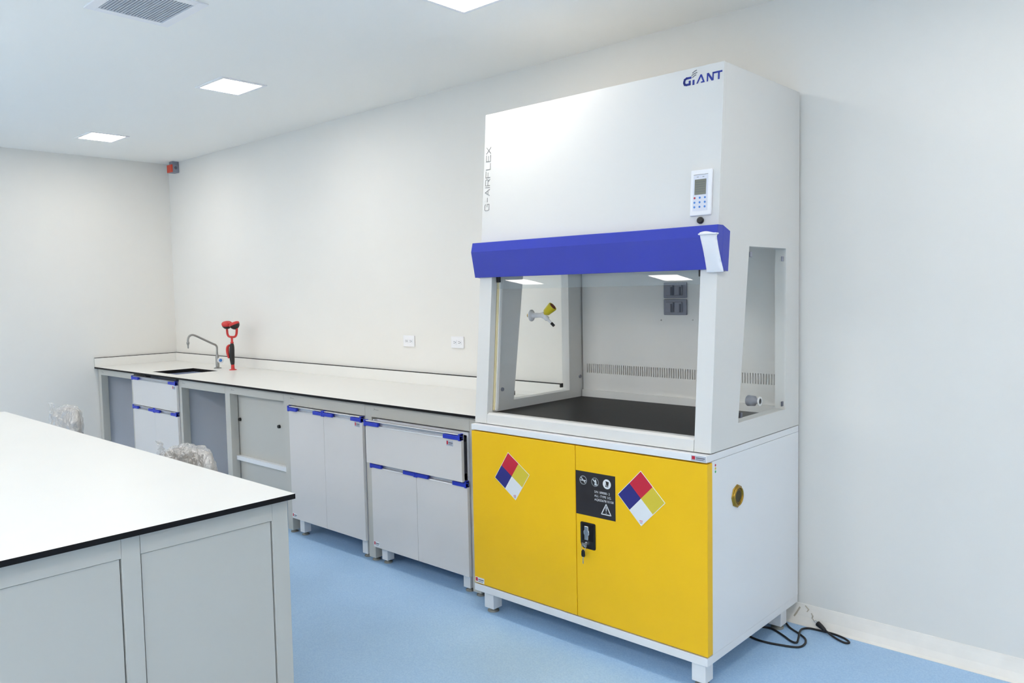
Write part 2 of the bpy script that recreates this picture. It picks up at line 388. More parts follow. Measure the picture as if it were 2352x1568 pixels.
# faucet
t = thing('lab_faucet', 'grey gooseneck laboratory faucet with blue-capped valve behind the sink', 'faucet', (1.2, -.2, .9))
MB().lathe((1.2, -.2, .9), Z, [(0, .032), (.006, .031), (.01, .02), (.012, .016)], M['steel']).build('base_flange', t)
MB().lathe((1.2, -.2, .908), Z, [(0, .0155), (.09, .0155), (.1, .013), (.112, .0125)], M['steel']).build('body', t)
MB().tube([(1.2, -.2, 1.015), (1.2, -.2, 1.05), (1.2, -.2, 1.085), (1.2, -.212, 1.103), (1.2, -.24, 1.117), (1.2, -.33, 1.164), (1.2, -.385, 1.192), (1.2, -.415, 1.2), (1.2, -.44, 1.19), (1.2, -.452, 1.165), (1.2, -.453, 1.14)], .0085, M['steel'], sub=5).build('spout', t)
MB().lathe((1.2, -.453, 1.145), -Z, [(0, .009), (.004, .012), (.018, .012), (.024, .007), (.03, .0065), (.056, .005)], M['steel']).build('nozzle', t)
v = MB().cone((1.2, -.2, .972), (1.232, -.187, .972), .01, .01, M['steel']).lathe((1.228, -.189, .972), (1, -.35, 0), [(0, .012), (.004, .022), (.018, .026), (.022, .023)], M['plastic']).build('valve_handle', t)
MB().lathe((1.2495, -.1965, .972), (1, -.35, 0), [(0, .0135), (.003, .013), (.004, .010)], M['dot']).build('blue_cap', v)

# eyewash
t = thing('eyewash_station', 'red and black twin-head eyewash standing on the worktop beside the faucet', 'eyewash', (1.461, -.2, .9))
MB().lathe((1.461, -.2, .9), Z, [(0, .03), (.004, .03), (.008, .016), (.012, .0145), (.045, .0135), (.05, .012)], M['red']).build('base', t)
gp = MB().tube([(1.461, -.2, .94), (1.457, -.2, .975), (1.453, -.2, 1.02), (1.457, -.2, 1.07), (1.461, -.2, 1.105), (1.464, -.2, 1.125)], lambda q: .012+.010*math.sin(math.pi*min(1, q*1.05))**.7, M['black'], sub=5).build('grip', t)
MB().tube([(1.440, -.222, 1.00), (1.424, -.222, 1.045), (1.424, -.22, 1.09), (1.446, -.213, 1.112)], lambda q: .006+.007*math.sin(math.pi*q), M['red'], n=10).build('lever', t)
MB().lathe((1.464, -.2, 1.12), Z, [(0, .007), (.006, .013), (.016, .013), (.018, .009), (.05, .009), (.054, .014), (.062, .014)], M['red']).build('neck', t)
MB().tube([(1.388, -.2, 1.262), (1.389, -.2, 1.23), (1.396, -.2, 1.198), (1.42, -.2, 1.181), (1.467, -.2, 1.178), (1.514, -.2, 1.181), (1.54, -.2, 1.198), (1.55, -.2, 1.23), (1.552, -.2, 1.262)], .0095, M['red'], n=10).build('yoke', t)
for sx, cx in ((1, 1.396), (-1, 1.546)):
    d = vec(.30*sx, -.25, 1).normalized(); p = vec(cx, -.2, 1.246)
    h = MB().lathe(p, d, [(0, .012), (.008, .026), (.022, .037), (.036, .041)], M['black']).build('spray_head', t)
    MB().lathe(p+d*.0361, d, [(0, .042), (.012, .043), (.02, .038), (.025, .025), (.027, .010)], M['red']).build('dust_cover', h)
MB().tube([(1.445, -.215, 1.296), (1.47, -.216, 1.290), (1.497, -.215, 1.296)], .0085, M['red'], n=8).build('hinge_strap', t)

# ------------------------------------------------------------------ base cabinets
DY = -.76
def handle(parent, x0, x1, z0, y, cap=.1):
    """aluminium grip profile with its two blue end caps, on top of a door or drawer front"""
    h = .03
    prof = [(y+.018, z0), (y+.018, z0+h), (y-.004, z0+h), (y-.007, z0+h-.003), (y-.004, z0+h-.006), (y+.009, z0+h-.007), (y+.011, z0+.006), (y-.002, z0+.004), (y-.004, z0)]
    MB().xprism(prof, x0, x1, M['alu']).build('handle', parent)
    for s, e in ((1, x0), (-1, x1)):
        c = MB(); a_, b_ = sorted((e, e+s*cap))
        c.box(a_, b_, y-.011, y+.007, z0+.001, z0+h-.008, M['bluecap'])
        a_, b_ = sorted((e, e+s*.012)); c.box(a_, b_, y-.0115, y+.016, z0-.003, z0+h+.003, M['bluecap'])
        c.build('end_cap', parent, .002)
def plate(parent, x, z, y, w_=.05, h_=.028, grey=True, name='maker_plate'):
    fr = front(x, y, z); p = MB().prism([(0, 0), (w_, 0), (w_, h_), (0, h_)], fr, 0, .0006, M['platebg' if grey else 'swht'])
    p.prism([(.003, h_*.25), (w_*.27, h_*.25), (w_*.27, h_*.9), (.003, h_*.9)], fr, .0006, .0009, M['sred'])
    p.prism([(w_*.33, h_*.5), (w_*.93, h_*.5), (w_*.93, h_*.68), (w_*.33, h_*.68)], fr, .0006, .0009, M['dgrey'])
    p.prism([(w_*.33, h_*.22), (w_*.85, h_*.22), (w_*.85, h_*.32), (w_*.33, h_*.32)], fr, .0006, .0009, M['dgrey'])
    return p.build(name, parent)
def cabinet(x0, x1, zb, zdoor, ztop, yb, label, drawer=None, slide=0, legs=True, plates=(), under_sink=False):
    t = thing('base_cabinet', label, 'cabinet', ((x0+x1)/2, -.5, ZF), 'grey base cabinets under the wall worktop')
    c = MB(); w_ = .016; m = M['carc']; yf = DY+.0195
    c.box(x0+.004, x0+w_, yf, yb, zb, ztop, m); c.box(x1-w_, x1-.004, yf, yb, zb, ztop, m)
    c.box(x0+w_, x1-w_, yf, yb, zb, zb+w_, m); c.box(x0+w_, x1-w_, yb-.012, yb, zb+w_, .66 if under_sink else ztop, m)
    if not under_sink: c.box(x0+w_, x1-w_, yf+.02, yb-.012, ztop-w_, ztop, m)
    c.build('body', t)
    xm = (x0+x1)/2
    for k, (a_, b_) in enumerate(((x0, xm-.001), (xm+.001, x1))):
        d = MB().box(a_, b_, DY, DY+.018, zb, zdoor-.03, M['door']).build('door', t, .0012)
        handle(d, a_, b_, zdoor-.03, DY, .1)
        for (px, pz, kk, g) in plates:
            if kk == k: plate(d, px, pz, DY-.0002, grey=g)
    if drawer:
        z0, z1 = drawer; y = DY-slide
        d = MB().box(x0+.003, x1, y, y+.018, z0, z1-.03, M['door']).build('drawer', t, .0012)
        handle(d, x0, x1, z1-.03, y, .125)
        if not under_sink: MB().box(x0+.03, x1-.03, y+.0182, yb-.06, z0+.03, z1-.05, M['dgrey']).build('drawer_box', d)
        for (px, pz, kk, g) in plates:
            if kk == 2: plate(d, px, pz, y-.0002, grey=g)
    if legs:
        for a_ in (x0+.03, x1-.08):
            for q in (-.725, yb-.07): leg(t, a_, a_+.05, q, q+.05, zb-.0005, m='white2')
    return t
cabinet(.805, 1.618, .075, .622, .86, -.33, 'low grey cabinet with one drawer over two doors, left below the sink', drawer=(.626, .866), plates=((1.55, .80, 2, True),), under_sink=True)
cabinet(3.2, 3.972, .078, .808, .80, -.1, 'grey two-door base cabinet in the middle of the counter, no drawer', plates=((3.205, .085, 0, False), (3.9, .745, 1, True)))
cabinet(4.045, 4.83, .062, .557, .80, -.1, 'grey base cabinet beside the fume hood, its top drawer pulled slightly open', drawer=(.560, .803), slide=.035, plates=((4.05, .07, 0, False), (4.72, .735, 2, True)))

# ------------------------------------------------------------------ safety base cabinet (yellow doors)
x0, x1, yb, yd = 4.9725, 6.2305, -.02, -.8626
zt0, zt1, zs0, zs1 = .0643, .0987, .854, .8848
t = thing('flammables_cabinet', 'white steel storage cabinet with two yellow hazard doors under the fume hood', 'cabinet', (5.6, -.44, ZF))
MB().box(x0, x1, yd, yb, zt0, zt1-.001, M['white2']).build('base_tray', t, .0015)
MB().box(x0, x1, yd, yb, zs0+.001, zs1-.003, M['white2']).build('top_slab', t, .0015)
for a_ in (x0, x1-.02): MB().box(a_, a_+.02, yd+.042, yb, zt1, zs0, M['white2']).build('side_panel', t)
MB().box(x0+.02, x1-.02, yb-.015, yb, zt1, zs0, M['white2']).build('rear_panel', t)
for a_, b_ in ((5.02, 5.08), (6.152, 6.212)):
    for q in (-.845, -.16): leg(t, a_, a_+.06, q, q+.06, zt0-.0005, m='white2', pr=.028)
xm = 5.6045
dl = MB().box(x0+.001, xm-.0015, yd, yd+.04, zt1+.004, zs0-.005, M['yellow']).build('door', t, .002)
dr = MB().box(xm+.0015, x1+.002, yd, yd+.04, zt1+.004, zs0-.005, M['yellow']).build('door', t, .002)
dl['label'] = 'left yellow door'; dr['label'] = 'right yellow door with lock'
def diamond(parent, cx, cz, h, rot):
    fr = front(cx, yd-.0003, cz); c, s_ = math.cos(rot), math.sin(rot)
    R = lambda p: (p[0]*c-p[1]*s_, p[0]*s_+p[1]*c)
    T, Rr, B, L_, O = (0, h), (h, 0), (0, -h), (-h, 0), (0, 0)
    TR, BR, BL, TL = (h/2, h/2), (h/2, -h/2), (-h/2, -h/2), (-h/2, h/2)
    b = MB()
    k = 1.03; b.prism([R((p[0]*k, p[1]*k)) for p in (B, Rr, T, L_)], fr, 0, .0004, M['swht'])
    for poly, m in (((O, TR, T, TL), 'sred'), ((O, TL, L_, BL), 'sblue'), ((O, BR, Rr, TR), 'syel'), ((O, BL, B, BR), 'swht')):
        b.prism([R(p) for p in poly], fr, .0004, .0008, M[m])
    for i in range(3): b.stroke([R((-.007+i*.001, -h*.86+.004-i*.005)), R((.007-i*.001, -h*.86+.004-i*.005))], .002, fr, .0008, .001, M['sred' if i < 2 else 'slogo'])
    return b.build('hazard_diamond', parent)
diamond(dl, 5.233, .6625, .108, -.16*1.1 if False else .19)
diamond(dr, 5.937, .6725, .110, 0)
# black notice
fr = front(5.607, yd-.0004, .5555); b = MB(); Wd, Hd = .205, .1885; O_ = M['swht']
b.prism([(0, 0), (Wd, 0), (Wd, Hd), (0, Hd)], fr, 0, .0005, M['sblk'])
def ring(cx, cz, r, wd, full=False, n=28):
    if full: b.prism([(cx+r*math.cos(2*math.pi*i/n), cz+r*math.sin(2*math.pi*i/n)) for i in range(n)], fr, .0005, .0008, O_); return
    b.stroke([(cx+(r-wd/2)*math.cos(2*math.pi*i/n), cz+(r-wd/2)*math.sin(2*math.pi*i/n)) for i in range(n+1)], wd, fr, .0005, .0008, O_)
ring(.040, .150, .0195, .0035); ring(.102, .150, .0195, .0035); ring(.163, .150, .0205, .003, True)
b.stroke([(.028, .162), (.052, .138)], .0035, fr, .0005, .0008, O_); b.stroke([(.027, .149), (.052, .149)], .004, fr, .0005, .0008, O_)
b.stroke([(.090, .162), (.114, .138)], .0035, fr, .0005, .0008, O_)
b.prism([(.099, .137), (.111, .137), (.110, .150), (.106, .162), (.101, .160), (.102, .150)], fr, .0005, .0008, O_)
b.prism([(.155, .138), (.170, .138), (.173, .160), (.157, .163)], fr, .0008, .001, M['sblk'])
b.stroke([(.157, .158), (.160, .142), (.171, .143)], .0015, fr, .001, .0012, O_)
for i, s_ in enumerate(('S/N 189000- 2', 'ALL -TYPE 1/G.', 'AQ025678/10158')):
    b.text(s_, .0135, fr, (.098, .105-.0165*i), .0007, O_)
tri = [(.134, .020), (.182, .020), (.158, .064)]
b.stroke(tri+[tri[0]], .0042, fr, .0005, .0008, O_)
b.prism([(.1555, .052), (.1605, .052), (.1592, .034), (.1568, .034)], fr, .0005, .0008, O_); b.prism([(.1562, .0255), (.1598, .0255), (.1598, .0292), (.1562, .0292)], fr, .0005, .0008, O_)
b.build('safety_notice', dr)
plate(dl, 4.979, .106, yd-.0002, .06, .026, False)
plate(t, 6.165, .858, yd-.0002, .062, .02, True)
# lock plate
lk = MB(); fr = front(5.631, yd-.0003, .412); Wd, Hd = .0775, .113
pts = []
for cx, cz, a0 in ((Wd-.006, .006, -90), (Wd-.006, Hd-.006, 0), (.006, Hd-.006, 90)):
    pts += [(cx+.006*math.cos(math.radians(a0+q)), cz+.006*math.sin(math.radians(a0+q))) for q in (0, 30, 60, 90)]
pts += [(0, .022), (.006, .006), (.016, 0)]
lk.prism(pts, fr, 0, .004, M['black']); lk.prism([(.010, .034), (.066, .034), (.066, .106), (.010, .106)], fr, .004, .0046, M['edge'])
lk = lk.build('lock_plate', dr, .001)
MB().prism([(.028, .040), (.046, .040), (.047, .058), (.052, .064), (.052, .078), (.048, .083), (.047, .1), (.028, .1), (.028, .084), (.023, .076), (.024, .066), (.028, .060)], fr, .0048, .014, M['chrome']).build('lever', dr, .0015)
MB().cone(vec(5.631+.037, yd-.0043, .412+.024), vec(5.631+.037, yd-.014, .412+.024), .009, .0085, M['chrome']).build('lock_cylinder', dr)
# three coloured dots and brass fitting on the right side
for i, m in enumerate(('sred', 'syel', 'sgrn')):
    MB().cone((x1+.0002, -.796, .836-i*.0125), (x1+.0008, -.796, .836-i*.0125), .0048, .0048, M[m]).build('status_sticker', t)
b = MB(); c = vec(x1+.0003, -.62, .681)
b.lathe(c, X, [(0, .047), (.004, .047), (.0045, .041)], M['brass'], n=8)
b.lathe(c+vec(.0046, 0, 0), X, [(0, .0395), (.006, .0385), (.0065, .034), (.0012, .0335)], M['brass'], n=32)
b.build('brass_port', t)
b = MB(); b.lathe(c+vec(.0059, 0, 0), X, [(0, .0333), (.0003, .0333)], M['brassdark'], n=32)
for rr_ in (.031, .026):
    b.tube([c+vec(.0064, rr_*math.cos(2*math.pi*i/24), rr_*math.sin(2*math.pi*i/24)) for i in range(25)], .0012, M['brass'], n=6, sub=2)
b.build('threaded_bore', t)

# keys: one in the lock, one hanging from its ring
kt = thing('key_ring', 'small black-headed key hanging from the lock of the right yellow door', 'keys', (5.66, yd-.02, .43))
kx, ky, kz = 5.668, yd-.0142, .436
MB().box(kx-.0012, kx+.0012, ky-.004, ky, kz-.006, kz+.006, M['chrome']).box(kx-.018, kx+.008, ky-.0085, ky-.004, kz-.012, kz+.004, M['steel']).build('lock_key', kt, .001)
MB().tube([(5.660+.011*math.cos(q), ky-.010, .420+.013*math.sin(q)) for q in [2*math.pi*i/16 for i in range(17)]], .0009, M['chrome'], n=6, sub=2).build('ring', kt)
fr = front(5.658, ky-.008, .352)
hk = MB().prism([(-.006, .028), (.008, .028), (.011, .036), (.010, .052), (.005, .060), (-.003, .060), (-.008, .052), (-.009, .036)], fr, 0, .003, M['black']).build('key_head', kt, .0008)
MB().prism([(-.0022, 0), (.0012, -.003), (.0022, .002), (.0022, .028), (-.0022, .028), (-.0012, .022), (-.0022, .018), (-.001, .012), (-.0022, .008)], fr, .001, .002, M['chrome']).build('key_blade', kt)

# ------------------------------------------------------------------ fume hood
zb = .8856; zh = 2.3675; yfb, yft = -.8346, -.7151; ybk = -.018
def fy(z): return yfb+(yft-yfb)*(z-.8848)/(zh-.8848)
t = thing('fume_hood', 'tall white fume hood with blue canopy standing on the yellow-door cabinet', 'fume hood', (5.6, -.42, zb))
sv = vec(0, yft-yfb, zh-.8848).normalized(); sn = vec(0, -(zh-.8848), yft-yfb).normalized()
def slope(x, z, off=0): return (vec(x, fy(z), z)+sn*off, X, sv, sn)
W = M['white']; TH = .05
for xo, xi in ((x0, x0+TH), (x1-TH, x1)):     # side walls with a trapezoid window opening
    s = MB(); a_, b_ = min(xo, xi), max(xo, xi)
    wz0, wz1 = .9735, 1.677; wf0, wf1, wr = -.608, -.509, -.157
    s.xprism([(fy(zb)+.001, zb), (ybk, zb), (ybk, wz0), (fy(wz0)+.001, wz0)], a_, b_, W)
    s.xprism([(fy(wz0)+.001, wz0), (wf0, wz0), (wf1, wz1), (fy(wz1)+.001, wz1)], a_, b_, W)
    s.xprism([(wr, wz0), (ybk, wz0), (ybk, wz1), (wr, wz1)], a_, b_, W)
    s.xprism([(fy(wz1)+.0204, wz1), (ybk, wz1), (ybk, zh-.0018), (fy(zh)+.0204, zh-.0018)], a_, b_, W)
    s = s.build('side_wall', t)
    ox = x0+.006 if xo == x0 else x1-.012
    gp_ = MB().xprism([(wf0-.0, wz0), (wr, wz0), (wr, wz1), (wf1, wz1)], ox, ox+.005, M['glass']).build('side_window', s)
    gx = ox+.005 if xo == x0 else ox
    for cy, cz, m in ((-.488, 1.645, 'grey'), (-.185, 1.632, 'grey'), (-.185, 1.0, 'dgrey'), (-.575, 1.0, 'dgrey')):
        if xo == x0: MB().box(ox+.0052, ox+.014, cy-.011, cy+.011, cz-.011, cz+.011, M['black']).build('clip', s, .002)
        else: MB().box(x1-.0068, x1-.001, cy-.009, cy+.009, cz-.011, cz+.011, M[m]).build('clip', s, .002)
# upper body
MB().xprism([(fy(1.60), 1.60), (fy(1.60)+.02, 1.60), (fy(zh)+.02, zh), (fy(zh), zh)], x0, x1, W).build('front_panel', t)
MB().box(x0, x1, fy(zh)+.0205, ybk, zh-.0015, zh, W).build('roof_panel', t)
MB().box(x0+.051, x1-.051, ybk-.002, ybk, zb, zh-.002, M['liner']).build('rear_panel', t)
MB().box(x0+.051, x1-.051, -.72, ybk-.05, 1.735, 1.745, M['liner']).build('inner_ceiling', t)
MB().box(x0+.051, x1-.051, -.735, -.715, 1.60, 1.735, M['liner']).build('inner_front_baffle', t)
# front stiles, wrapping round to the side, and the bottom sill
for s_, e in ((1, x0), (-1, x1)):
    a_, b_ = sorted((e-s_*.0012, e+s_*.078 if s_ == 1 else e+s_*.070))
    f = MB(); f.xprism([(fy(zb), zb), (fy(zb)+.038, zb), (fy(1.6)+.038, 1.6), (fy(1.6), 1.6)], a_, b_, W); f.build('front_stile', t, .0015)
    if s_ == 1:
        MB().xprism([(fy(.945)+.045, .945), (fy(.945)+.06, .945), (fy(1.6)+.06, 1.6), (fy(1.6)+.045, 1.6)], x0+.0505, x0+.094, M['liner']).build('sash_track', t)
        MB().xprism([(fy(.945)+.0405, .945), (fy(.945)+.0445, .945), (fy(1.6)+.0445, 1.6), (fy(1.6)+.0405, 1.6)], x0+.068, x0+.088, M['cream']).build('track_gasket', t)
        MB().xprism([(fy(.945)+.095, .945), (fy(.945)+.10, .945), (fy(1.6)+.10, 1.6), (fy(1.6)+.095, 1.6)], x0+.0505, x0+.062, M['liner']).build('sash_track', t)
MB().xprism([(fy(zb)-.0005, zb), (-.76, zb), (-.76, .932), (fy(.93)+.012, .938), (fy(.93), .930)], x0+.0795, x1-.0715, W).build('front_sill', t, .001)
MB().box(x0+.051, x1-.051, -.759, -.046, .905, .93, M['blackmat']).build('work_surface', t, .001)
# rear baffle with slotted band
b = MB(); yb2 = -.045; xa, xb = x0+.0575, x1-.0515
b.box(xa, xb, yb2, yb2+.004, .9305, 1.062, M['liner']); b.box(xa, xb, yb2, yb2+.004, 1.111, 1.7345, M['liner'])
b.box(xa, xb, yb2-.012, yb2-.0002, .9305, .968, M['liner'])
nsl = 84; q0, q1 = xa+.02, xb-.02; pitch = (q1-q0)/nsl
b.box(xa, q0, yb2, yb2+.004, 1.062, 1.111, M['liner']); b.box(q1, xb, yb2, yb2+.004, 1.062, 1.111, M['liner'])
for i in range(nsl): b.box(q0+i*pitch, q0+i*pitch+pitch*.55, yb2, yb2+.004, 1.062, 1.111, M['liner'])
bf = b.build('rear_baffle', t)
for px, pz in ((5.531, 1.354), (5.71, 1.356)): MB().cone((px, yb2, pz), (px, yb2-.003, pz), .004, .0035, M['steel'], n=10).build('screw', bf)
for (sy, sz) in ((-.692, 1.034), (-.043-.022, 1.041)):
    MB().cone((x0+TH, sy, sz), (x0+TH+.006, sy, sz), .010, .009, M['grey'], n=14).build('bolt_cap', t)
# power outlets with twin flap covers on the baffle
for z0_ in (1.465, 1.381):
    o = MB().box(5.553, 5.682, yb2-.014, yb2-.0002, z0_, z0_+.078, M['grey']).build('power_outlet', t, .004)
    for k in (0, 1):
        cx = 5.570+k*.05
        MB().box(cx, cx+.042, yb2-.024, yb2-.0142, z0_+.012, z0_+.066, M['grey']).build('flap_cover', o, .004)
        MB().box(cx+.030, cx+.040, yb2-.030, yb2-.0242, z0_+.014, z0_+.056, M['dgrey']).build('flap_latch', o, .002)
# sash
MB().prism([(0, 0), (1.115, 0), (1.115, .22), (0, .22)], (vec(x0+.072, fy(1.53), 1.53)-sn*.045, X, sv, sn), 0, .005, M['sashglass']).build('sash', t)
for px in (x0+.092, x1-.082):
    MB().box(px-.012, px+.010, fy(1.57)+.028, fy(1.57)+.0385, 1.558, 1.588, M['black']).build('sash_stop', t, .002)
# blue canopy
ca, cb = x0-.02, x1+.02
cp = [(-.807, 1.749), (-.818, 1.705), (-.794, 1.583), (fy(1.583)-.001, 1.583), (fy(1.749)-.001, 1.749)]
MB().xprism(cp, ca, cb, M['blue']).build('canopy', t, .0015)
for e0, e1 in ((ca, x0-.0015), (x1+.0015, cb)):
    MB().xprism([(cp[4][0], 1.7485), (-.71, 1.728), (-.728, 1.575), (cp[3][0], 1.583)], e0, e1, M['blue']).build('canopy_cheek', t, .001)
# control panel
fr = slope(6.111, 1.79); b = MB(); Wp, Hp = .09, .176
cpn = b.prism([(0, 0), (Wp, 0), (Wp, Hp), (0, Hp)], fr, 0, .011, M['plastic']).build('control_panel', t, .003)
MB().prism([(.013, .018), (.075, .018), (.075, .156), (.013, .156)], fr, .0112, .012, M['keypad']).stroke([(.014, .157), (.074, .157)], .0012, fr, .0112, .0124, M['slogo']).stroke([(.028, .148), (.034, .148)], .002, fr, .012, .0123, M['slogo']).stroke([(.052, .148), (.058, .148)], .002, fr, .012, .0123, M['slogo']).build('keypad', cpn)
b = MB().prism([(.019, .080), (.068, .080), (.068, .139), (.019, .139)], fr, .012, .0128, M['lcd'])
for i in range(5): b.stroke([(.024, .092+i*.009), (.063, .092+i*.009)], .0013, fr, .0128, .0131, M['dgrey'])
b.build('screen', cpn)
for r_ in range(3):
    for c_ in range(3):
        cx, cz = .0205+c_*.022, .068-r_*.0175; P_ = fr[0]+fr[1]*cx+fr[2]*cz
        MB().cone(P_+sn*.012, P_+sn*.0132, .0041, .0038, M['reddot' if (r_, c_) == (0, 0) else 'dot'], n=14).build('button', cpn)
P_ = vec(6.155, fy(1.772), 1.772)
MB().lathe(P_, sn, [(0, .013), (.003, .0135), (.010, .0125), (.0105, .007)], M['black']).build('alarm_knob', t)
# logo lettering: drawn in units of the letter height
fr = slope(6.058, 2.303); H_ = .031
def S(pts): return [(x*H_, y*H_) for x, y in pts]
b = MB(); lo = M['logo']
g_ = [(.98, .92), (.42, .92), (.18, .80), (.10, .55), (.10, .38), (.2, .18), (.42, .11), (.88, .11), (.88, .45)]
b.stroke(S(g_), .27*H_, fr, .0002, .0012, lo)
b.stroke(S([(1.42, 0.05), (1.42, .45)]), .26*H_, fr, .0002, .0012, lo)
b.prism(S([(1.83, 0), (2.35, 1.05), (2.55, 1.05), (3.0, 0), (2.45, 0), (2.5, .16), (2.72, .16), (2.45, .78), (2.02, 0)]), fr, .0002, .0012, lo)
b.prism(S([(3.26, 0), (3.26, 1.03), (3.52, 1.03), (4.02, .3), (4.02, 1.03), (4.2, 1.03), (4.2, 0), (3.92, 0), (3.44, .72), (3.44, 0)]), fr, .0002, .0012, lo)
b.prism(S([(4.02, 1.03), (5.35, 1.03), (5.35, .82), (5.0, .82), (5.0, 0), (4.78, 0), (4.78, .82), (4.02, .82)]), fr, .0002, .0012, lo)
for y_, x_a, x_b in ((1.0, 1.28, 1.72), (1.27, 1.15, 1.85), (1.56, 1.25, 1.78)):
    b.stroke(S([(x_a, y_-.10), ((x_a+x_b)/2, y_+.06), (x_b, y_+.14)]), .11*H_, fr, .0002, .0010, M['slogo'])
b.build('logo', t)
# vertical lettering G-AIRFLEX, read bottom to top
GL = {'G': [[(1, .85), (.8, 1), (.1, 1), (0, .8), (0, .2), (.1, 0), (1, 0), (1, .45), (.6, .45)]], '-': [[(.1, .45), (.9, .45)]],
      'A': [[(0, 0), (.5, 1), (1, 0)], [(.25, .35), (.75, .35)]], 'I': [[(0, 0), (0, 1)]],
      'R': [[(0, 0), (0, 1), (.9, 1), (1, .8), (1, .6), (.9, .45), (0, .45)], [(.6, .45), (1, 0)]],
      'F': [[(0, 0), (0, 1), (1, 1)], [(0, .5), (.8, .5)]], 'L': [[(0, 1), (0, 0), (1, 0)]],
      'E': [[(1, 0), (0, 0), (0, 1), (1, 1)], [(0, .5), (.9, .5)]], 'X': [[(0, 0), (1, 1)], [(0, 1), (1, 0)]]}
fr = (vec(x0+.043, fy(1.905), 1.905), sv, -X, sn); b = MB(); adv = 0
for ch in 'G-AIRFLEX':
    wd = {'I': 0, '-': .024}.get(ch, .029)
    for st_ in GL[ch]: b.stroke([(adv+p[0]*wd, p[1]*.028) for p in st_], .0026, fr, .0002, .0012, M['letter'])
    adv += wd+.0095
b.build('lettering', t)
# gas taps
def tap(parent, base, d, up, knobm, dark, long=True):
    base = vec(*base); d = vec(*d).normalized(); up = vec(*up).normalized()
    g = MB().lathe(base, d, [(0, .008), (.010, .008), (.0105, .030), (.016, .030), (.02, .018), (.024, .013), (.072, .012), (.084, .017), (.094, .017), (.1, .008)], M['plastic']).build('gas_tap', parent)
    MB().lathe(base-d*.008, d, [(0, .0105), (.0095, .0105)], M['brass'], n=8).build('brass_nut', g)
    h = base+d*.088
    k = MB().lathe(h, up, [(0, .011), (.018, .012), (.021, .019), (.066, .025), (.070, .024)], M[knobm]).build('tap_knob', g)
    P_ = h+up*.0702; MB().lathe(P_, up, [(0, .018), (.001, .017)], M[dark]).build('knob_disc', g)
    dn = vec(.80, .1, -.70).normalized()
    MB().lathe(h, dn, [(0, .014), (.030, .013), (.034, .007), (.062, .006)], M['plastic']).lathe(h+dn*.062, dn, [(0, .0075), (.020, .007)], M['black']).build('nozzle', g)
tap(t, (x0+.0115, -.435, 1.388), (1, .12, .02), (.80, .2, .70), 'yelp', 'maroon')
gt = MB().lathe((x1-.0515, -.30, 1.02), -X, [(0, .012), (.02, .012), (.024, .022), (.055, .024), (.06, .02)], M['grey']).build('gas_tap', t)
MB().lathe((x1-.0515, -.30, 1.02), -X, [(0, .02), (.004, .02)], M['plastic']).build('tap_flange', gt)

# white packet over the canopy end
t = thing('paper_packet', 'white padded packet hanging over the right end of the blue canopy', 'packet', (6.21, -.83, 1.65))
b = MB(); NX, NZ = 10, 22; gridv = []
for side in (0, 1):
    for j in range(NZ+1):
        for i in range(NX+1):
            u = i/NX; v = j/NZ; z = 1.572+(1.722-1.572)*v
            w_ = .071 - .006*math.sin(v*math.pi)+(.005 if v > .93 else 0)
            cx = 6.232+(-.016*v)
            e = math.sin(math.pi*u)**.45*math.sin(math.pi*min(1, v*1.02))**.35 if 0 < v < 1 else 0
            yfront = (-.794-.024*min(1, max(0, (z-1.583)/.122))) if z < 1.705 else (-.818+.011*(z-1.705)/.044)
            wr_ = .0016*noise.noise(vec(u*4, v*9, 1.3))
            y = yfront-.0025-(.013*e+wr_ if side == 0 else 0)
            gridv.append((cx+(u-.5)*w_, y, z+.004*math.sin(u*5)*(1 if v > .9 else 0)))
F_ = []; n1 = (NX+1)*(NZ+1)
for j in range(NZ):
    for i in range(NX):
        q = j*(NX+1)+i; F_.append((q, q+1, q+NX+2, q+NX+1)); F_.append((n1+q, n1+q+NX+1, n1+q+NX+2, n1+q+1))
for j in range(NZ):
    q = j*(NX+1); F_.append((q, q+NX+1, n1+q+NX+1, n1+q)); q += NX; F_.append((q+NX+1, q, n1+q, n1+q+NX+1))
for i in range(NX):
    F_.append((i+1, i, n1+i, n1+i+1)); q = NZ*(NX+1)+i; F_.append((q, q+1, n1+q+1, n1+q))
b.add(gridv, F_, M['paper'], True); b.build('packet_body', t)
MB().box(6.18, 6.255, -.832, -.8085, 1.712, 1.718, M['paper']).build('top_fold', t, .002)

# ------------------------------------------------------------------ island
zi = .9; ix0, ix1, iy1, iy0 = 2.62, 5.539, -2.1917, -3.70
t = thing('island_worktop', 'large white laminate island worktop with black edge in the foreground', 'worktop', (4.1, -2.9, zi-.017))
MB().box(ix0, ix1, iy0, iy1, zi-.0165, zi, M['edge'], top=M['lam']).build('top_slab', t, .0008)
t = thing('island_bench_frame', 'grey steel island bench with recessed end panels under the foreground worktop', 'bench', (4.1, -2.9, ZF))
xe = 5.505; zt = zi-.0168
ys = [(-2.2+0, -2.2-.055), (-2.655, -2.705), (-3.15, -3.2), (-3.64, -3.69)]
for k, (a_, b_) in enumerate(ys):
    leg(t, xe-.05, xe, b_, a_, zt); leg(t, ix0+.03, ix0+.08, b_, a_, zt)
for (a_, b_) in ((-2.2555, -2.6545), (-2.7055, -3.1495), (-3.2005, -3.6395)):
    for q in (xe, ix0+.08):
        MB().box(q-.05, q, b_, a_, .822, zt, M['frame']).build('top_rail', t)
        MB().box(q-.05, q, b_, a_, .05, .10, M['frame']).build('bottom_rail', t)
    for q in (xe-.006, ix0+.036):
        p = MB().box(q-.012, q, b_+.003, a_-.003, .1005, .8195, M['frame']).build('end_panel', t, .001)
for q in (-2.2, -3.64): MB().box(ix0+.081, xe-.051, q-.05, q, .822, zt, M['frame']).build('long_rail', t)
